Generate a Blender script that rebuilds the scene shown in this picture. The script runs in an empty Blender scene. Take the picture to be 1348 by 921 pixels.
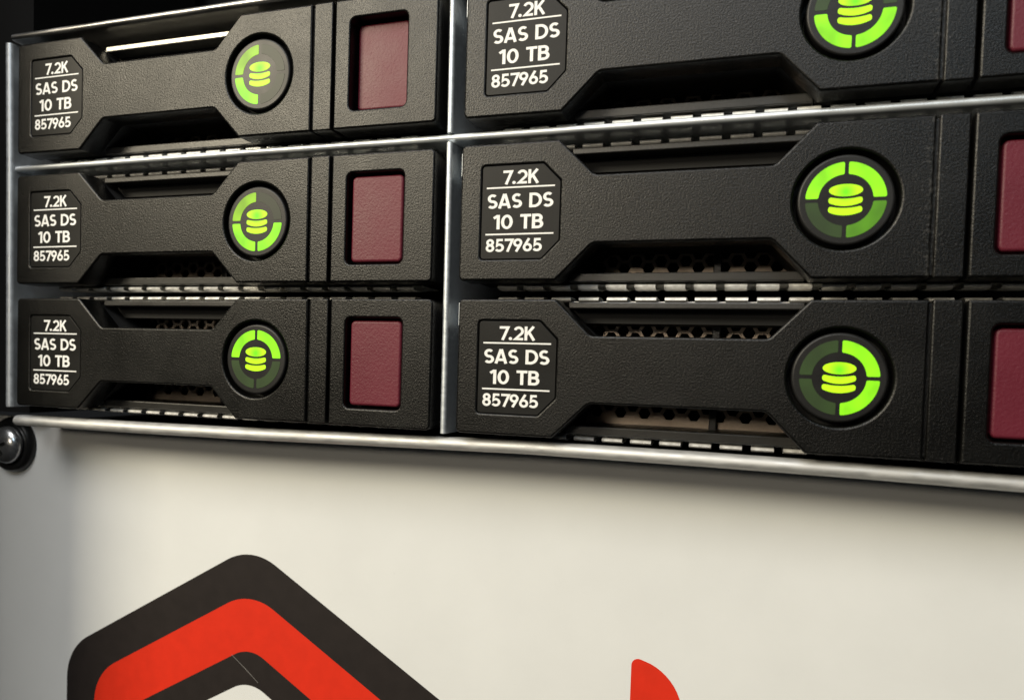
import bpy, bmesh, math, random
from mathutils import Vector, Matrix
from mathutils.geometry import tessellate_polygon

# Everything below is laid out in millimetres in the plane of the drive bezels:
# x to the right, y up, z towards the viewer (0 = front of the bezels); one Blender unit = 1 m.
MM = 0.001
def V(x, y, z=0.0):
    return Vector((x * MM, -z * MM, y * MM))

scene = bpy.context.scene
C = scene.collection

# ------------------------------------------------------------------ camera
cam_d = bpy.data.cameras.new('camera')
cam = bpy.data.objects.new('camera', cam_d)
C.objects.link(cam)
CAM = (157.268, 11.7285, 119.7614)
AX = ((0.9536405942, 0.0322985919, -0.2992096556),      # camera right
      (-0.0401505246, 0.9989908445, -0.0201302746),     # camera up
      (0.2982575271, 0.0312104717, 0.9539750280))       # camera back
r, u, b = [Vector((a[0], -a[2], a[1])) for a in AX]
m = Matrix((r, u, b)).transposed().to_4x4()
m.translation = V(*CAM)
cam.matrix_world = m
cam_d.sensor_fit = 'HORIZONTAL'
cam_d.sensor_width = 36.0
cam_d.lens = 943.742 / 1348 * 36.0
cam_d.shift_x = -15.134 / 1348
cam_d.shift_y = 54.9 / 1348
cam_d.clip_start = 0.005
cam_d.clip_end = 50.0
cam_d.dof.use_dof = True
cam_d.dof.focus_distance = 0.135
cam_d.dof.aperture_fstop = 22.0
scene.camera = cam

# ------------------------------------------------------------------ world, lamps, exposure
w = bpy.data.worlds.new('World')
scene.world = w
w.use_nodes = True
w.node_tree.nodes['Background'].inputs['Color'].default_value = (0.90, 0.95, 1.0, 1)
w.node_tree.nodes['Background'].inputs['Strength'].default_value = 0.012

def area(name, loc, target, size, power, col, size_y=None):
    d = bpy.data.lights.new(name, 'AREA')
    d.shape = 'RECTANGLE'
    d.size = size * MM
    d.size_y = (size_y or size) * MM
    d.energy = power
    d.color = col
    o = bpy.data.objects.new(name, d)
    C.objects.link(o)
    o.location = V(*loc)
    o.rotation_euler = (V(*target) - V(*loc)).to_track_quat('-Z', 'Y').to_euler()
    return o
area('warm_room_lamp', (-470, 450, 745), (70, 20, 0), 280, 9.8, (1.0, 0.89, 0.67), 280)
area('ceiling_strip_lamp', (-60, 740, 640), (90, 0, 0), 700, 7.0, (1.0, 0.98, 0.95), 380)
area('cool_aisle_lamp', (410, 470, 755), (170, 20, 0), 160, 0.6, (0.70, 0.88, 1.0), 160)
area('aisle_end_lamp', (-20, 190, 900), (100, 20, 0), 160, 0.95, (1.0, 0.88, 0.70), 100)

vs = scene.view_settings
vs.view_transform = 'Standard'
vs.look = 'None'
vs.exposure = 0.0
vs.gamma = 1.0
vs.use_curve_mapping = False

# ------------------------------------------------------------------ materials
def nodes_of(name):
    m = bpy.data.materials.new(name)
    m.use_nodes = True
    nt = m.node_tree
    return m, nt, nt.nodes['Principled BSDF']
def noise(nt, scale, detail=3.0, rough=0.55):
    tc = nt.nodes.get('TC')
    if not tc:
        tc = nt.nodes.new('ShaderNodeTexCoord'); tc.name = 'TC'
    n = nt.nodes.new('ShaderNodeTexNoise')
    n.inputs['Scale'].default_value = scale
    n.inputs['Detail'].default_value = detail
    n.inputs['Roughness'].default_value = rough
    nt.links.new(tc.outputs['Object'], n.inputs['Vector'])
    return n
def ramp(nt, src, p0, c0, p1, c1):
    rm = nt.nodes.new('ShaderNodeValToRGB')
    e = rm.color_ramp.elements
    e[0].position = p0; e[0].color = (*c0, 1) if len(c0) == 3 else c0
    e[1].position = p1; e[1].color = (*c1, 1) if len(c1) == 3 else c1
    nt.links.new(src, rm.inputs['Fac'])
    return rm.outputs['Color']
def bump(nt, bs, src, strength, dist):
    b = nt.nodes.new('ShaderNodeBump')
    b.inputs['Strength'].default_value = strength
    b.inputs['Distance'].default_value = dist
    nt.links.new(src, b.inputs['Height'])
    nt.links.new(b.outputs['Normal'], bs.inputs['Normal'])
    return b
def val(v): return (v, v, v)

def plastic(name, col, rough, grain=3100.0, gstr=0.9, spec=0.5, var=0.35, dust=0.0):
    m, nt, bs = nodes_of(name)
    g = noise(nt, grain, 3.0, 0.6)
    big = noise(nt, 90.0, 4.0)
    c = ramp(nt, big.outputs['Fac'], 0.3, tuple(x * (1 - var) for x in col), 0.7, tuple(x * (1 + var) for x in col))
    if dust:
        # pale lint and scuffs: sparse specks, thickest along the joint of the handle with the hinge strip
        sp = noise(nt, 1500.0, 3.0, 0.7)
        tc = nt.nodes['TC']
        sx = nt.nodes.new('ShaderNodeSeparateXYZ'); nt.links.new(tc.outputs['Object'], sx.inputs[0])
        d1 = nt.nodes.new('ShaderNodeMath'); d1.operation = 'SUBTRACT'; d1.inputs[1].default_value = 75.2 * MM
        nt.links.new(sx.outputs['X'], d1.inputs[0])
        d2 = nt.nodes.new('ShaderNodeMath'); d2.operation = 'ABSOLUTE'; nt.links.new(d1.outputs[0], d2.inputs[0])
        mr = nt.nodes.new('ShaderNodeMapRange')
        mr.inputs['From Min'].default_value = 0.0; mr.inputs['From Max'].default_value = 3.2 * MM
        mr.inputs['To Min'].default_value = 0.17; mr.inputs['To Max'].default_value = 0.0
        nt.links.new(d2.outputs[0], mr.inputs['Value'])
        ad = nt.nodes.new('ShaderNodeMath'); ad.operation = 'ADD'
        nt.links.new(sp.outputs['Fac'], ad.inputs[0]); nt.links.new(mr.outputs[0], ad.inputs[1])
        fac = ramp(nt, ad.outputs[0], 0.66, val(0), 0.80, val(dust))
        mx = nt.nodes.new('ShaderNodeMixRGB'); mx.inputs['Color2'].default_value = (0.30, 0.29, 0.27, 1)
        nt.links.new(fac, mx.inputs['Fac']); nt.links.new(c, mx.inputs['Color1'])
        c = mx.outputs['Color']
    nt.links.new(c, bs.inputs['Base Color'])
    rr = ramp(nt, big.outputs['Fac'], 0.25, val(rough - 0.05), 0.75, val(rough + 0.06))
    nt.links.new(rr, bs.inputs['Roughness'])
    bs.inputs['Specular IOR Level'].default_value = spec
    bump(nt, bs, g.outputs['Fac'], gstr, 0.000085)
    return m
def metal(name, col, rough, brush=(1, 1, 1), metallic=1.0, var=0.12, bstr=0.06):
    m, nt, bs = nodes_of(name)
    bs.inputs['Metallic'].default_value = metallic
    n = noise(nt, 900.0, 4.0)
    mp = nt.nodes.new('ShaderNodeMapping'); mp.inputs['Scale'].default_value = brush
    nt.links.new(nt.nodes['TC'].outputs['Object'], mp.inputs['Vector'])
    nt.links.new(mp.outputs[0], n.inputs['Vector'])
    c = ramp(nt, n.outputs['Fac'], 0.3, tuple(x * (1 - var) for x in col), 0.7, tuple(min(1, x * (1 + var)) for x in col))
    nt.links.new(c, bs.inputs['Base Color'])
    rr = ramp(nt, n.outputs['Fac'], 0.3, val(rough * 0.8), 0.7, val(rough * 1.25))
    nt.links.new(rr, bs.inputs['Roughness'])
    bump(nt, bs, n.outputs['Fac'], bstr, 0.0001)
    return m
def flat(name, col, rough=0.5, spec=0.5, var=0.06, scale=300.0):
    m, nt, bs = nodes_of(name)
    n = noise(nt, scale, 4.0)
    c = ramp(nt, n.outputs['Fac'], 0.3, tuple(x * (1 - var) for x in col), 0.7, tuple(min(1, x * (1 + var)) for x in col))
    nt.links.new(c, bs.inputs['Base Color'])
    bs.inputs['Roughness'].default_value = rough
    bs.inputs['Specular IOR Level'].default_value = spec
    return m
def led(name, col, strength, base=(0.02, 0.03, 0.015)):
    m, nt, bs = nodes_of(name)
    bs.inputs['Base Color'].default_value = (*base, 1)
    bs.inputs['Roughness'].default_value = 0.45
    bs.inputs['Specular IOR Level'].default_value = 0.3
    n = noise(nt, 260.0, 1.0)
    c = ramp(nt, n.outputs['Fac'], 0.3, tuple(x * 0.62 for x in col), 0.62, col)
    nt.links.new(c, bs.inputs['Emission Color'])
    bs.inputs['Emission Strength'].default_value = strength
    return m

M = {}
M['plastic'] = plastic('black_textured_plastic', (0.0030, 0.0030, 0.0028), 0.33, spec=0.32)
M['plastic_dusty'] = plastic('black_textured_plastic_dusty', (0.0030, 0.0030, 0.0028), 0.33, spec=0.32, dust=0.12)
M['label'] = plastic('black_label_film', (0.008, 0.008, 0.0075), 0.46, grain=3600, gstr=0.15, spec=0.2)
M['lens'] = plastic('smoked_indicator_lens', (0.010, 0.010, 0.010), 0.42, grain=3200, gstr=0.10, spec=0.30)
M['dark'] = flat('black_plastic_cavity_shade', (0.006, 0.006, 0.006), 0.7)  # black plastic, also the shade of the cavities put into colour
M['print'] = flat('white_label_print', (0.82, 0.82, 0.80), 0.55)
M['red'] = plastic('dark_red_button_plastic', (0.115, 0.012, 0.024), 0.46, grain=2400, gstr=0.8, var=0.08, spec=0.36)
M['steel'] = metal('zinc_plated_steel', (0.70, 0.74, 0.77), 0.44, (0.15, 1, 1), metallic=0.68, var=0.05, bstr=0.02)
M['steel_shaded'] = metal('shaded_zinc_steel', (0.40, 0.40, 0.40), 0.36, (0.15, 1, 1))  # darker steel for the top sheet: shade on its underside put into the colour
M['rolled'] = metal('satin_rolled_steel', (0.56, 0.56, 0.55), 0.58, (0.35, 1, 1), metallic=0.65, var=0.06, bstr=0.02)
M['spring'] = metal('bright_spring_steel', (0.90, 0.89, 0.86), 0.42, metallic=0.55)
M['bar'] = plastic('black_frame_plastic', (0.010, 0.0095, 0.0085), 0.38, gstr=0.35, spec=0.6)
M['bar_lit'] = metal('lit_carrier_frame', (0.46, 0.45, 0.41), 0.45)  # paler frame bar: the light it catches is put into the colour
M['screen'] = metal('nickel_perforated_sheet', (0.42, 0.34, 0.27), 0.42, metallic=0.6)
M['panel'] = flat('white_painted_panel', (0.69, 0.702, 0.695), 0.55, 0.4, 0.025, 60.0)
nt_ = M['panel'].node_tree
bump(nt_, nt_.nodes['Principled BSDF'], noise(nt_, 700.0, 3.0).outputs['Fac'], 0.25, 0.00005)
bs_ = nt_.nodes['Principled BSDF']
old_ = bs_.inputs['Base Color'].links[0].from_socket
sp_ = ramp(nt_, noise(nt_, 420.0, 4.0, 0.75).outputs['Fac'], 0.70, val(0), 0.78, val(0.35))
mx_ = nt_.nodes.new('ShaderNodeMixRGB'); mx_.inputs['Color2'].default_value = (0.38, 0.37, 0.34, 1)
nt_.links.new(sp_, mx_.inputs['Fac']); nt_.links.new(old_, mx_.inputs['Color1'])
nt_.links.new(mx_.outputs['Color'], bs_.inputs['Base Color'])
M['ink_black'] = flat('black_vinyl', (0.018, 0.014, 0.013), 0.5, 0.35, 0.12)
M['ink_red'] = flat('red_vinyl', (0.64, 0.026, 0.008), 0.5, 0.35, 0.05)
M['ink_white'] = flat('white_vinyl', (0.76, 0.74, 0.68), 0.5, 0.35, 0.02)
M['scuff'] = flat('grey_scuff', (0.22, 0.21, 0.20), 0.6, 0.3)
M['screw'] = metal('polished_screw_steel', (0.52, 0.53, 0.54), 0.22, metallic=0.92)
M['washer'] = flat('black_nylon_washer', (0.008, 0.008, 0.008), 0.28, 0.5)
M['black_paint'] = flat('black_rack_paint', (0.005, 0.005, 0.005), 0.7, 0.2)
GREEN = (0.32, 1.0, 0.0)
M['on'] = led('led_green_full', GREEN, 1.25)
M['icon'] = led('led_yellow_green', (0.50, 1.0, 0.0), 1.3)
nt_ = M['icon'].node_tree      # the LED behind the symbol: a greener patch at its upper middle
tc_ = nt_.nodes['TC']
dv_ = nt_.nodes.new('ShaderNodeVectorMath'); dv_.operation = 'DISTANCE'
dv_.inputs[1].default_value = V(63.49, 13.2, -0.3)
nt_.links.new(tc_.outputs['Object'], dv_.inputs[0])
mr_ = nt_.nodes.new('ShaderNodeMapRange')
mr_.inputs['From Min'].default_value = 0.0; mr_.inputs['From Max'].default_value = 2.2 * MM
nt_.links.new(dv_.outputs['Value'], mr_.inputs['Value'])
cc_ = ramp(nt_, mr_.outputs[0], 0.1, (0.16, 0.80, 0.0), 0.75, (0.52, 1.0, 0.0))
nt_.links.new(cc_, nt_.nodes['Principled BSDF'].inputs['Emission Color'])
M['mid'] = led('led_green_fading', (0.13, 0.42, 0.0), 0.8)
M['half'] = led('led_green_half', (0.36, 0.74, 0.0), 0.95)
M['low'] = led('led_green_dim', (0.05, 0.12, 0.015), 0.3)
M['off'] = led('led_off', (0.05, 0.10, 0.02), 0.10, base=(0.02, 0.024, 0.017))

# ------------------------------------------------------------------ mesh helpers
def link_mesh(name, me, mat, parent=None, loc=None):
    o = bpy.data.objects.new(name, me)
    C.objects.link(o)
    if mat and not me.materials:
        me.materials.append(mat)
    if parent: o.parent = parent
    if loc: o.location = V(*loc)
    return o
def mesh_from(name, verts, faces, smooth=None):
    me = bpy.data.meshes.new(name)
    me.from_pydata([V(*v) for v in verts], [], faces)
    bm = bmesh.new(); bm.from_mesh(me)
    bmesh.ops.recalc_face_normals(bm, faces=bm.faces)
    bm.to_mesh(me); bm.free()
    if smooth is not None:
        for p in me.polygons: p.use_smooth = True
        me.set_sharp_from_angle(angle=math.radians(smooth))
    return me
def fillet(pts, rads, n=6):
    """closed outline with rounded corners; rads one radius per corner"""
    out = []
    N = len(pts)
    for i in range(N):
        p = Vector(pts[i]); a = Vector(pts[i - 1]); c = Vector(pts[(i + 1) % N])
        rr = rads[i] if isinstance(rads, (list, tuple)) else rads
        d1 = (a - p).normalized(); d2 = (c - p).normalized()
        ang = d1.angle(d2)
        if rr <= 0 or abs(ang - math.pi) < 1e-3:
            out.append(tuple(p)); continue
        t = rr / math.tan(ang / 2)
        t = min(t, 0.48 * (a - p).length, 0.48 * (c - p).length)
        rr = t * math.tan(ang / 2)
        cen = p + (d1 + d2).normalized() * (rr / math.sin(ang / 2))
        s = p + d1 * t - cen; e = p + d2 * t - cen
        tot = math.atan2(s.x * e.y - s.y * e.x, s.dot(e))
        for k in range(n + 1):
            th = tot * k / n
            out.append((cen.x + s.x * math.cos(th) - s.y * math.sin(th), cen.y + s.x * math.sin(th) + s.y * math.cos(th)))
    return out
def circle(cx, cy, rad, n=64):
    return [(cx + rad * math.cos(2 * math.pi * k / n), cy + rad * math.sin(2 * math.pi * k / n)) for k in range(n)]
def slab(name, outlines, z0, z1, bev=0.3, res=2):
    """solid plate between z0 and z1 (front) with bevelled rims; outlines[0] outer, the rest holes"""
    cu = bpy.data.curves.new(name, 'CURVE')
    cu.dimensions = '2D'; cu.fill_mode = 'BOTH'
    for o in outlines:
        s = cu.splines.new('POLY'); s.points.add(len(o) - 1)
        for q, p in zip(s.points, o): q.co = (p[0], p[1], 0, 1)
        s.use_cyclic_u = True
    cu.extrude = (z1 - z0) / 2 - bev
    cu.bevel_depth = bev; cu.offset = -bev; cu.bevel_resolution = res
    ob = bpy.data.objects.new('tmp', cu); C.objects.link(ob)
    dg = bpy.context.evaluated_depsgraph_get()
    me = bpy.data.meshes.new_from_object(ob.evaluated_get(dg))
    bpy.data.objects.remove(ob); bpy.data.curves.remove(cu)
    zc = (z0 + z1) / 2
    for v in me.vertices: v.co = V(v.co.x, v.co.y, v.co.z + zc)
    me.name = name
    me.materials.clear()
    bm = bmesh.new(); bm.from_mesh(me)
    bmesh.ops.remove_doubles(bm, verts=bm.verts, dist=1e-7)
    bmesh.ops.recalc_face_normals(bm, faces=bm.faces)
    bm.to_mesh(me); bm.free()
    me.set_sharp_from_angle(angle=math.radians(40))
    for p in me.polygons: p.use_smooth = abs(p.normal.y) < 0.998
    return me
def sheet(name, outlines, z):
    """thin flat print: list of outlines, each filled; an item may be (outer, hole, ...)"""
    vs_, fs = [], []
    for k, loops in enumerate(outlines):
        if not isinstance(loops[0][0], (tuple, list)): loops = [loops]
        zz = z + 0.004 * k
        base = len(vs_)
        flatl = [p for l in loops for p in l]
        tri = tessellate_polygon([[Vector((p[0], p[1], 0)) for p in l] for l in loops])
        vs_ += [(p[0], p[1], zz) for p in flatl]
        for t in tri:
            a, b_, c = [flatl[i] for i in t]
            ar = (b_[0] - a[0]) * (c[1] - a[1]) - (b_[1] - a[1]) * (c[0] - a[0])
            if abs(ar) < 1e-12: continue
            fs.append(tuple(base + i for i in (t if ar > 0 else reversed(t))))
    me = bpy.data.meshes.new(name)
    me.from_pydata([V(*v) for v in vs_], [], fs)
    return me
def box(x0, x1, y0, y1, z0, z1, name='box', bev=0.0):
    bm = bmesh.new()
    bmesh.ops.create_cube(bm, size=1)
    for v in bm.verts:
        v.co = V((x0 + x1) / 2 + v.co.x * (x1 - x0), (y0 + y1) / 2 + v.co.y * (y1 - y0), (z0 + z1) / 2 + v.co.z * (z1 - z0))
    if bev: bmesh.ops.bevel(bm, geom=bm.edges[:], offset=bev * MM, segments=2, affect='EDGES', profile=0.5)
    bmesh.ops.recalc_face_normals(bm, faces=bm.faces)
    me = bpy.data.meshes.new(name); bm.to_mesh(me); bm.free()
    return me
def sweep(name, prof, path):
    """profile of offsets (d, z) swept along path of (x, y, nx, ny): position = (x + nx*d, y + ny*d, z)"""
    vs_, fs = [], []
    n = len(prof)
    for (x, y, nx, ny) in path:
        for d, z in prof: vs_.append((x + nx * d, y + ny * d, z))
    for i in range(len(path) - 1):
        for k in range(n):
            fs.append((i * n + k, i * n + (k + 1) % n, (i + 1) * n + (k + 1) % n, (i + 1) * n + k))
    fs.append(tuple(range(n))); fs.append(tuple((len(path) - 1) * n + k for k in range(n)))
    return mesh_from(name, vs_, fs, 40)
def edge_profile(th, zf, zb, n=6):
    """sheet of thickness th seen end on: rounded front edge at zf running back to zb"""
    h = th / 2
    p = [(-h, zb)]
    for k in range(n + 1):
        a = math.pi * k / n
        p.append((-h * math.cos(a), zf - h + h * math.sin(a)))
    p.append((h, zb))
    return p
def tag(o, label=None, cat=None, group=None, kind=None):
    if label: o['label'] = label
    if cat: o['category'] = cat
    if group: o['group'] = group
    if kind: o['kind'] = kind
    return o
def empty(name, x, y, z, label, cat, group=None):
    o = bpy.data.objects.new(name, None); C.objects.link(o)
    o.location = V(x, y, z); o.empty_display_size = 0.005
    return tag(o, label, cat, group)

# ------------------------------------------------------------------ layout numbers
PITCH = 107.0
ROWY = (55.92, 27.18, 0.0)
NUDGE = {(0, 0): (-0.16, -0.03), (0, 1): (-0.11, -0.05), (0, 2): (0.27, 0.0), (1, 0): (0.0, 0.03), (1, 1): (-0.12, 0.05), (1, 2): (0.12, 0.0)}
W, H = 101.72, 24.0

# ------------------------------------------------------------------ server chassis (sheet-metal cage round the drives)
ch = empty('server_chassis', 104, 0, -2, 'zinc-plated sheet-metal server cage holding the black drive carriers', 'server')
def ch_part(name, me, mat):
    o = link_mesh(name, me, mat); o.parent = ch; o.location = -ch.location
    return o
LX0, LX1 = -6, 214
# horizontal sheet between the upper two rows
ch_part('shelf', sweep('shelf', edge_profile(1.35, -2.4, -70), [(LX0 + 1.4 + k * 7.2, 53.58 + 0.12 * math.sin(k * 0.12), 0, 1) for k in range(31)]), M['steel'])
# top sheet
ch_part('top_panel', sweep('top_panel', edge_profile(1.5, -1.6, -70), [(LX0 + 1.5, 82.9, 0, 1), (60, 83.1, 0, 1), (LX1, 83.2, 0, 1)]), M['steel_shaded'])
# left side sheet
ch_part('side_panel', sweep('side_panel', edge_profile(2.0, -1.4, -70), [(-5.5, 81.6, -1, 0), (-4.95, 53.6, -1, 0), (-4.35, -0.6, -1, 0)]), M['steel'])
# divider between the two columns, one length above the shelf and one below
ch_part('divider', sweep('divider', edge_profile(1.25, -1.9, -70), [(103.45, 54.5, -1, 0), (103.2, 82.0, -1, 0)]), M['steel'])
ch_part('divider', sweep('divider', edge_profile(1.25, -1.9, -70), [(103.75, -0.6, -1, 0), (103.45, 52.7, -1, 0)]), M['steel'])
# rolled lower lip
rp = [(-3.2, -3.75), (8, -3.7), (30, -3.6), (56, -3.35), (85, -2.85), (120, -2.3), (150, -2.35), (175, -2.55), (192, -2.8), (214, -3.1)]
prof = []
for k in range(13):
    a = math.pi * k / 12
    prof.append((-1.18 * math.cos(a), -3.2 + 1.3 * math.sin(a)))
prof += [(1.18, -4.4), (0.5, -5.0), (-0.4, -5.4), (-1.18, -5.4)]
ch_part('bottom_lip', sweep('bottom_lip', prof, [(x, y, 0, 1) for x, y in rp]), M['rolled'])
ch_part('bottom_panel', sweep('bottom_panel', [(-1.1, -70), (-1.1, -5.5), (-0.45, -5.5), (-0.45, -70)], [(x, y, 0, 1) for x, y in rp]), M['dark'])  # metal sheet coloured black to stand for the shade behind the lip
ch_part('back_plane', box(-5, 214, -2, 83, -76, -70.5), M['dark'])

# ------------------------------------------------------------------ lettering: stroke font for the drive labels
SW = 0.178
def arc(cx, cy, rx, ry, a0, a1, n=14):
    return [(cx + rx * math.cos(math.radians(a0 + (a1 - a0) * k / n)), cy + ry * math.sin(math.radians(a0 + (a1 - a0) * k / n))) for k in range(n + 1)]
lo, hi = SW / 2, 1 - SW / 2
GL = {   # advance, strokes (open polylines; 'o' marks a closed ellipse)
 '7': (0.60, [[(0.0, hi), (0.54, hi), (0.20, 0.0)]]),
 '.': (0.34, ['dot']),
 '2': (0.66, [arc(0.29, 0.645, 0.245, 0.268, 160, -32) + [(0.09, lo), (0.59, lo)]]),
 'K': (0.70, [[(0.10, 0), (0.10, 1)], [(0.13, 0.40), (0.58, 1.0)], [(0.28, 0.60), (0.62, 0.0)]]),
 'S': (0.66, [arc(0.305, 0.703, 0.205, 0.212, 38, 262, 16) + arc(0.30, 0.29, 0.225, 0.203, 82, -145, 16)]),
 'A': (0.80, [[(0.07, 0), (0.355, 1.0)], [(0.385, 1.0), (0.67, 0)], [(0.16, 0.27), (0.58, 0.27)]]),
 'D': (0.80, [[(0.10, 0), (0.10, 1)], [(0.13, hi), (0.30, hi)] + arc(0.30, 0.5, 0.365, hi - 0.5, 86, -86, 16) + [(0.30, lo), (0.13, lo)]]),
 '1': (0.44, [[(0.27, 0), (0.27, 1)], [(0.01, 0.765), (0.25, 0.945)]]),
 '0': (0.72, [('o', 0.33, 0.5, 0.245, hi - 0.5)]),
 'T': (0.66, [[(0.0, hi), (0.62, hi)], [(0.31, hi), (0.31, 0)]]),
 'B': (0.70, [[(0.10, 0), (0.10, 1)], [(0.13, hi), (0.33, hi)] + arc(0.33, 0.715, 0.185, hi - 0.715, 85, -85, 10) + [(0.13, 0.512)], [(0.16, 0.512), (0.35, 0.512)] + arc(0.35, 0.30, 0.21, 0.212, 85, -85, 10) + [(0.13, lo)]]),
 '8': (0.67, [('o', 0.31, 0.725, 0.185, hi - 0.725), ('o', 0.31, 0.30, 0.215, 0.212)]),
 '5': (0.66, [[(0.53, hi), (0.165, hi), (0.135, 0.50)] + arc(0.285, 0.325, 0.25, 0.238, 118, -148, 16)]),
 '9': (0.67, [('o', 0.31, 0.68, 0.225, hi - 0.68), [(0.50, 0.55), (0.21, 0.0)]]),
 '6': (0.67, [('o', 0.31, 0.32, 0.225, 0.32 - lo), [(0.12, 0.45), (0.41, 1.0)]]),
 ' ': (0.36, []),
}
def stroke_outline(pts, wd):
    h = wd / 2
    P = [Vector(p) for p in pts]
    L, R = [], []
    for i, p in enumerate(P):
        d = []
        if i > 0: d.append((p - P[i - 1]).normalized())
        if i < len(P) - 1: d.append((P[i + 1] - p).normalized())
        t = sum(d, Vector((0, 0))).normalized()
        nrm = Vector((-t.y, t.x))
        k = h / max(0.45, nrm.dot(Vector((-d[0].y, d[0].x))))
        L.append(tuple(p + nrm * k)); R.append(tuple(p - nrm * k))
    return L + R[::-1]
def text_mesh(txt, x0, x1, y0, cap):
    adv = [GL[c][0] for c in txt]
    total = sum(adv) - 0.07
    sx = (x1 - x0) / total
    outs = []
    x = x0
    sc = lambda l: [(x + p[0] * sx, y0 + p[1] * cap) for p in l]
    for c, a in zip(txt, adv):
        for st in GL[c][1]:
            if st == 'dot': outs.append(sc(circle(0.11, 0.11, 0.115, 12)))
            elif st[0] == 'o':
                _, cx, cy, rx, ry = st
                outer = [(cx + (rx + SW / 2) * math.cos(t * math.pi / 14), cy + (ry + SW / 2) * math.sin(t * math.pi / 14)) for t in range(28)]
                inner = [(cx + (rx - SW / 2) * math.cos(t * math.pi / 14), cy + (ry - SW / 2) * math.sin(t * math.pi / 14)) for t in range(28)]
                outs.append((sc(outer), sc(inner)))
            else: outs.append(sc(stroke_outline(st, SW)))
        x += a * sx
    return sheet('lettering', outs, 0.0)

# ------------------------------------------------------------------ shared meshes of one drive carrier
nA, nB, nC, nD, nT, nN = 17.94, 24.3, 53.0, 59.0, 17.8, 6.2
S1, S2 = 75.66, 80.15
RX, RY, RR = 63.49, 12.0, 7.66
LBL = [(4.02, 3.74), (15.28, 3.74), (18.41, 6.9), (18.41, 17.0), (15.28, 20.12), (4.02, 20.12)]
label_out = fillet(LBL, [0.5, 0.6, 0.6, 0.6, 0.6, 0.5], 3)
label_in = fillet([(4.08, 3.80), (15.255, 3.80), (18.35, 6.93), (18.35, 16.97), (15.255, 20.06), (4.08, 20.06)], [0.5, 0.6, 0.6, 0.6, 0.6, 0.5], 3)
handle_out = fillet([(0, 0), (nA, 0), (nB, nN), (nC, nN), (nD, 0), (S1 - 0.22, 0), (S1 - 0.22, H), (nD, H), (nC, nT), (nB, nT), (nA, H), (0, H)],
                    [0.9, 0.5, 1.6, 1.6, 0.5, 0.25, 0.25, 0.5, 1.6, 1.6, 0.5, 0.9], 5)
ME = {}
ME['handle'] = slab('handle', [handle_out, label_out, circle(RX, RY, RR, 72)], -5.2, 0.0, 0.38, 2)
ME['handle_dusty'] = ME['handle'].copy()
ME['hinge_strip'] = slab('hinge_strip', [fillet([(S1 + 0.18, 0), (S2 - 0.25, 0), (S2 - 0.25, H), (S1 + 0.18, H)], 0.3, 2)], -5.2, -0.05, 0.25, 2)
BL, BR, BB, BT = 83.74, 95.61, 3.34, 20.47
ME['button_housing'] = slab('button_housing', [fillet([(S2 + 0.3, 0), (W, 0), (W, H), (S2 + 0.3, H)], [0.3, 0.9, 0.9, 0.3], 4), fillet([(BL, BB), (BR, BB), (BR, BT), (BL, BT)], 1.1, 5)], -5.2, 0.0, 0.35, 2)
ME['release_button'] = slab('release_button', [fillet([(BL + 0.55, BB + 0.5), (BR - 0.55, BB + 0.5), (BR - 0.55, BT - 0.5), (BL + 0.55, BT - 0.5)], 0.9, 5)], -5.0, -1.0, 0.5, 3)
ME['seam_filler'] = box(S1 - 0.5, S1 + 0.5, 0.5, H - 0.5, -4.2, -0.55, 'seam_filler')  # added filler that keeps the seam from reading as a black gap
ME['label_plate'] = slab('label_plate', [label_in], -4.0, -0.14, 0.06, 1)
ME['indicator'] = slab('indicator', [circle(RX, RY, 6.95, 72)], -4.6, -0.35, 0.4, 3)
ME['backing'] = slab('backing', [fillet([(0.4, 0.6), (nA + 0.2, 0.6), (nB + 0.2, nN + 0.5), (nC - 0.2, nN + 0.5), (nD - 0.2, 0.6), (W - 0.5, 0.6), (W - 0.5, H - 0.6), (nD - 0.2, H - 0.6), (nC - 0.2, nT - 0.5), (nB + 0.2, nT - 0.5), (nA + 0.2, H - 0.6), (0.4, H - 0.6)], 0.0, 2)], -16.0, -4.3, 0.1, 1)  # carried far back to add shade on the perforated screen
for t, x0, x1, y0, cap in (('7.2K', 7.9, 14.3, 16.78, 2.42), ('SAS DS', 5.1, 17.12, 12.62, 2.52), ('10 TB', 6.35, 15.45, 8.98, 2.52), ('857965', 5.0, 15.3, 5.02, 2.28)):
    ME['text ' + t] = text_mesh(t, x0, x1, y0, cap)
ME['rule'] = sheet('rule', [[(4.9, -0.13), (17.38, -0.13), (17.38, 0.13), (4.9, 0.13)]], 0.0)
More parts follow.
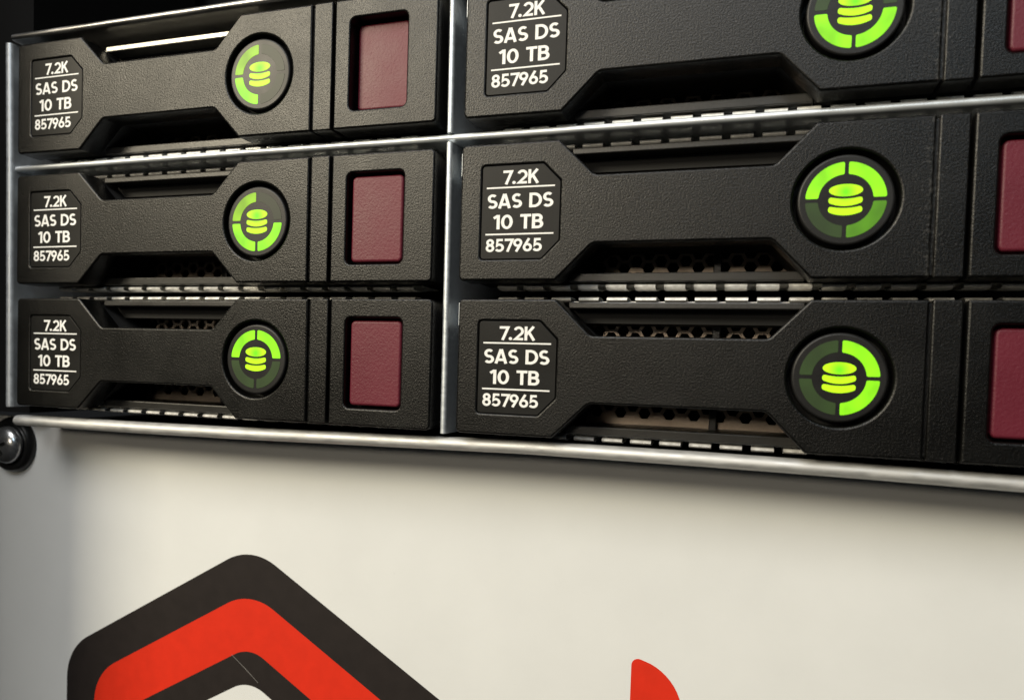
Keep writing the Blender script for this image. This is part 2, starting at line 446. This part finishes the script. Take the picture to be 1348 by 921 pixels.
# status-ring segments and the three-disc symbol
def segment(a0):
    ri, ro, gap, rc = 3.92, 5.78, 0.30, 0.35
    th = lambda rad: math.degrees(math.asin(gap / rad))
    po = arc(0, 0, ro, ro, a0 + th(ro), a0 + 90 - th(ro), 14)
    pi = arc(0, 0, ri, ri, a0 + 90 - th(ri), a0 + th(ri), 12)
    pts = po + pi
    rads = [0] * len(pts)
    for i in (0, len(po) - 1, len(po), len(pts) - 1): rads[i] = 0.22
    return [(RX + x, RY + y) for x, y in fillet(pts, rads, 3)]
for k, nm in ((0, 'TR'), (1, 'TL'), (2, 'BL'), (3, 'BR')):
    ME['seg ' + nm] = slab('ring_segment', [segment(90 * k)], -0.5, -0.31, 0.02, 0)
def crescent(ytop):
    a = 2.40
    xs = [-1 + k / 8 for k in range(17)]
    up = [(a * t, ytop - 0.30 * (1 - t * t)) for t in xs]
    dn = [(-a * t, ytop - 0.88 - 0.52 * (1 - t * t)) for t in xs]
    pts = up + dn
    rads = [0] * len(pts)
    for i in (0, 16, 17, 33): rads[i] = 0.40
    pts = [up[0]] + up[3:14] + [up[16], dn[0]] + dn[3:14] + [dn[16]]
    rads = [0] * len(pts)
    for i in (0, 12, 13, 25): rads[i] = 0.42
    return [(RX + x, RY + y) for x, y in fillet(pts, rads, 5)]
ME['disc1'] = slab('disc_symbol', [[(RX + 2.40 * math.cos(2 * math.pi * k / 32), RY + 1.46 + 0.93 * math.sin(2 * math.pi * k / 32)) for k in range(32)]], -0.5, -0.31, 0.02, 0)
ME['disc2'] = slab('disc_symbol', [crescent(0.46)], -0.5, -0.31, 0.02, 0)
ME['disc3'] = slab('disc_symbol', [crescent(-0.96)], -0.5, -0.31, 0.02, 0)
# carrier frame bars seen through the finger cut-outs, spring strips with their fingers, perforated screens, drive body
ME['bar_low'] = box(19.0, 58.5, 0.35, 1.95, -20, -5.6, 'frame_bar', 0.2)
ME['bar_top'] = box(19.0, 58.5, 22.85, 24.0, -20, -5.4, 'frame_bar', 0.2)
ME['strip_low'] = box(5, 96, 0.02, 0.22, -16, -8.2, 'spring_strip')
ME['strip_top'] = box(5, 96, 24.12, 24.32, -16, -7.6, 'spring_strip')
def finger(sign, y0):
    prof = [(-0.10, -7.2), (-0.02, -6.4), (0.12, -6.08), (0.32, -5.92), (0.52, -6.02), (0.68, -6.35), (0.76, -7.2), (0.74, -8.8), (0.62, -10.4), (0.30, -12.2), (0.02, -13.2)]
    vs_, fs = [], []
    for off in (0.0, -0.12):
        for d, z in prof:
            for x in (0.0, 3.62): vs_.append((x, y0 + sign * (d + off), z))
    n = len(prof)
    for s in (0, 1):
        for i in range(n - 1):
            a = s * 2 * n + 2 * i
            fs.append((a, a + 1, a + 3, a + 2))
    for i in range(n - 1):
        for e in (0, 1):
            a = 2 * i + e; fs.append((a, a + 2, a + 2 + 2 * n, a + 2 * n))
    fs.append((0, 1, 1 + 2 * n, 2 * n)); fs.append((2 * n - 2, 2 * n - 1, 4 * n - 1, 4 * n - 2))
    return mesh_from('spring_finger', vs_, fs, 50)
ME['finger_low'] = finger(-1, -0.14)
ME['finger_top'] = finger(1, 24.26)
def screen(y0, y1):
    holes = []
    k = 0
    x = 22.6
    while x < 57:
        y = 4.15 - 1.285 * (k % 2)
        while y > 0: y -= 2.57
        while y < y1 - 1.2:
            if y > y0 + 1.3: holes.append([(x + 1.13 * math.cos(math.radians(60 * j)), y + 1.13 * math.sin(math.radians(60 * j))) for j in range(6)])
            y += 2.57
        x += 2.28; k += 1
    return slab('perforated_screen', [[(20.5, y0), (58.5, y0), (58.5, y1), (20.5, y1)]] + holes, -16.6, -16.0, 0.04, 0)
ME['screen'] = screen(1.6, 22.5)
ME['shade_block'] = box(19.0, 58.5, 20.5, 22.8, -15.9, -9.0, 'shade_block')  # added black block standing in for shade on the upper screen
ME['strut'] = box(43.6, 45.0, 0.6, 23.2, -16.0, -14.0, 'strut', 0.15)
ME['side_low'] = box(-0.9, -0.5, 2.0, 20.0, -30, -6.0, 'side_strip')
ME['side_tab'] = box(-1.35, -0.55, 19.4, 23.6, -16, -3.2, 'side_tab', 0.12)
ME['body'] = box(1.5, 100, 1.0, 23.0, -68, -19.5, 'drive_body')

STATE = {(0, 0): ('half', 'off', 'on', 'off'), (0, 1): ('half', 'off', 'on', 'on'), (0, 2): ('on', 'on', 'low', 'low'),
         (1, 0): ('low', 'low', 'on', 'on'), (1, 1): ('on', 'on', 'low', 'mid'), (1, 2): ('low', 'on', 'low', 'on')}   # TL TR BL BR
LABEL = {(0, 0): 'black hard drive carrier at the top left, only its two left ring segments lit green',
         (0, 1): 'black hard drive carrier in the middle of the left column under the shelf',
         (0, 2): 'black hard drive carrier at the bottom left, upper half of its ring lit green',
         (1, 0): 'black hard drive carrier at the top right, cut off by the upper picture edge',
         (1, 1): 'black hard drive carrier in the middle of the right column, between two other carriers',
         (1, 2): 'black hard drive carrier at the bottom right, right half of its ring lit green'}

def sub(name, me, mat, parent, z=0.0, y=0.0, x=0.0):
    o = bpy.data.objects.new(name, me); C.objects.link(o); o.parent = parent
    o.location = V(x, y, z)
    if mat:
        if not me.materials: me.materials.append(None)
        o.material_slots[0].link = 'OBJECT'
        o.material_slots[0].material = mat
    return o
for col in (0, 1):
    for row in (0, 1, 2):
        dx, dy = NUDGE[(col, row)]
        D = empty('drive_carrier', col * PITCH + dx, ROWY[row] + dy, 0, LABEL[(col, row)], 'hard drive', 'hard drive carriers in the server cage')
        dusty = col == 1 and row < 2
        pm = M['plastic_dusty'] if dusty else M['plastic']
        sub('handle', ME['handle'], pm, D)
        sub('hinge_strip', ME['hinge_strip'], pm, D)
        sub('seam_filler', ME['seam_filler'], pm, D)
        sub('button_housing', ME['button_housing'], M['plastic'], D)
        sub('backing', ME['backing'], M['dark'], D)
        sub('release_button', ME['release_button'], M['red'], D, z=-1.1 if (col, row) == (0, 0) else 0.0)
        lp = sub('label_plate', ME['label_plate'], M['label'], D)
        for t in ('7.2K', 'SAS DS', '10 TB', '857965'): sub('lettering', ME['text ' + t], M['print'], lp, z=-0.12)
        for yy in (16.24, 8.1): sub('rule', ME['rule'], M['print'], lp, z=-0.12, y=yy)
        ind = sub('indicator', ME['indicator'], M['lens'], D)
        for nm, st in zip(('TL', 'TR', 'BL', 'BR'), STATE[(col, row)]): sub('ring_segment', ME['seg ' + nm], M[st], ind)
        for nm in ('disc1', 'disc2', 'disc3'): sub('disc_symbol', ME[nm], M['icon'], ind)
        sub('frame_bar', ME['bar_low'], M['bar'], D)
        sub('frame_bar', ME['bar_top'], M['bar_lit'] if (col, row) == (0, 0) else M['bar'], D)
        for nm, fg in (('strip_low', 'finger_low'), ('strip_top', 'finger_top')):
            s = sub('spring_strip', ME[nm], M['spring'], D)
            if row == 0 and fg == 'finger_top': continue      # hidden behind the chassis top
            for k in range(1, 19): sub('spring_finger', ME[fg], M['spring'], s, x=0.35 + 5.07 * k)
        sc_ = sub('perforated_screen', ME['screen'], M['screen'], D)
        sub('strut', ME['strut'], M['bar'], sc_)
        sub('shade_block', ME['shade_block'], M['dark'], D)
        sub('side_strip', ME['side_low'], M['dark'], D)
        sub('side_tab', ME['side_tab'], M['steel'], D)
        sub('drive_body', ME['body'], M['dark'], D)

# ------------------------------------------------------------------ white front panel with its printed emblem
PZ = -14.0
pn = empty('front_panel', 100, -80, PZ, 'cream white metal panel with a black and red hexagon emblem below the drives', 'panel')
def pn_part(name, me, mat, parent=None):
    o = link_mesh(name, me, mat); o.parent = parent or pn
    if not parent: o.location = -pn.location
    return o
pn_part('panel_sheet', box(-60, 330, -260, -4.3, PZ - 2, PZ), M['panel'])
def hexagon(R, rad):
    cx, cy = 53.08, -91.07
    return fillet([(cx + R * math.sin(math.radians(60 * k)), cy + R * math.cos(math.radians(60 * k))) for k in range(6)], rad, 10)
em = pn_part('emblem', sheet('emblem', [(hexagon(61.5, 12.5), hexagon(51.4, 12.0))], PZ + 0.05), M['ink_black'])
pn_part('red_band', sheet('red_band', [(hexagon(51.4, 12.0), hexagon(38.8, 7.5))], PZ + 0.05), M['ink_red'], em)
pn_part('inner_band', sheet('inner_band', [(hexagon(38.8, 7.5), hexagon(31.3, 8.0))], PZ + 0.05), M['ink_black'], em)
pn_part('scratch', sheet('scratch', [[(48.4, -54.75), (52.05, -57.25), (55.62, -60.02), (55.54, -60.08), (51.95, -57.34), (48.36, -54.82)]], PZ + 0.08), M['scuff'], em)
dpts = [(138.4, -61.6), (138.45, -41.3)] + arc(138.4, -51.4, 9.7, 9.75, 68, -68, 20)
pn_part('printed_shape', sheet('printed_shape', [fillet(dpts, [1.2, 1.4] + [0] * 21, 6)], PZ + 0.05), M['ink_red'])

# ------------------------------------------------------------------ screw with its washer, rack post, device above
def lathe(name, prof, cx, cy, n=48, sm=35):
    vs_, fs = [], []
    for rad, z in prof:
        for k in range(n):
            a = 2 * math.pi * k / n
            vs_.append((cx + rad * math.cos(a), cy + rad * math.sin(a), z))
    for i in range(len(prof) - 1):
        for k in range(n):
            fs.append((i * n + k, i * n + (k + 1) % n, (i + 1) * n + (k + 1) % n, (i + 1) * n + k))
    fs.append(tuple(range(n))); fs.append(tuple((len(prof) - 1) * n + k for k in range(n)))
    return mesh_from(name, vs_, fs, sm)
wx, wy = -18.0, -11.2
wa = link_mesh('cup_washer', lathe('cup_washer', [(6.8, PZ + 0.01), (7.05, PZ + 0.3), (6.9, PZ + 1.2), (6.3, PZ + 1.9), (5.6, PZ + 2.0), (5.0, PZ + 1.7), (4.8, PZ + 1.2), (4.8, PZ + 0.1)], wx, wy), M['washer'])
tag(wa, 'black plastic cup washer under the silver screw at the left edge', 'washer')
sc0 = empty('rack_screw', wx, wy, PZ, 'silver cross-slot rack screw seated in the black washer at the left edge', 'screw')
hd = link_mesh('screw_head', lathe('screw_head', [(2.0, PZ + 0.2), (4.6, PZ + 1.3), (4.7, PZ + 2.0), (4.5, PZ + 2.9), (3.9, PZ + 3.6), (2.9, PZ + 4.1), (1.6, PZ + 4.4), (0.3, PZ + 4.45)], wx, wy, sm=60), M['screw'])
hd.parent = sc0; hd.location = -sc0.location
for a in (0.35, 0.35 + math.pi / 2):
    sl = box(-2.2, 2.2, -0.4, 0.4, 3.4, 4.52, 'drive_slot', 0.05)
    o = link_mesh('drive_slot', sl, M['washer'], sc0)
    o.rotation_euler = (0, -a, 0)
rpst = empty('rack_post', -40, -300, -9, 'black painted rack post left of the server cage', 'rack post')
for nm_, bx_ in (('post_face', (-60, -7.2, -2.6, 140, -60, -9)), ('post_flange', (-70, -26, -300, 260, -9.5, 47))):
    o = link_mesh(nm_, box(*bx_), M['black_paint']); o.parent = rpst; o.location = -rpst.location
dv = empty('upper_device', 100, 88, -20, 'black front of the device above the server, in deep shadow', 'server')
for x0, x1, z in ((-40, 7.5, -66), (7.9, 320, -67)):
    o = link_mesh('front_plate', box(x0, x1, 86.5, 190, -90, z), M['black_paint']); o.parent = dv; o.location = -dv.location
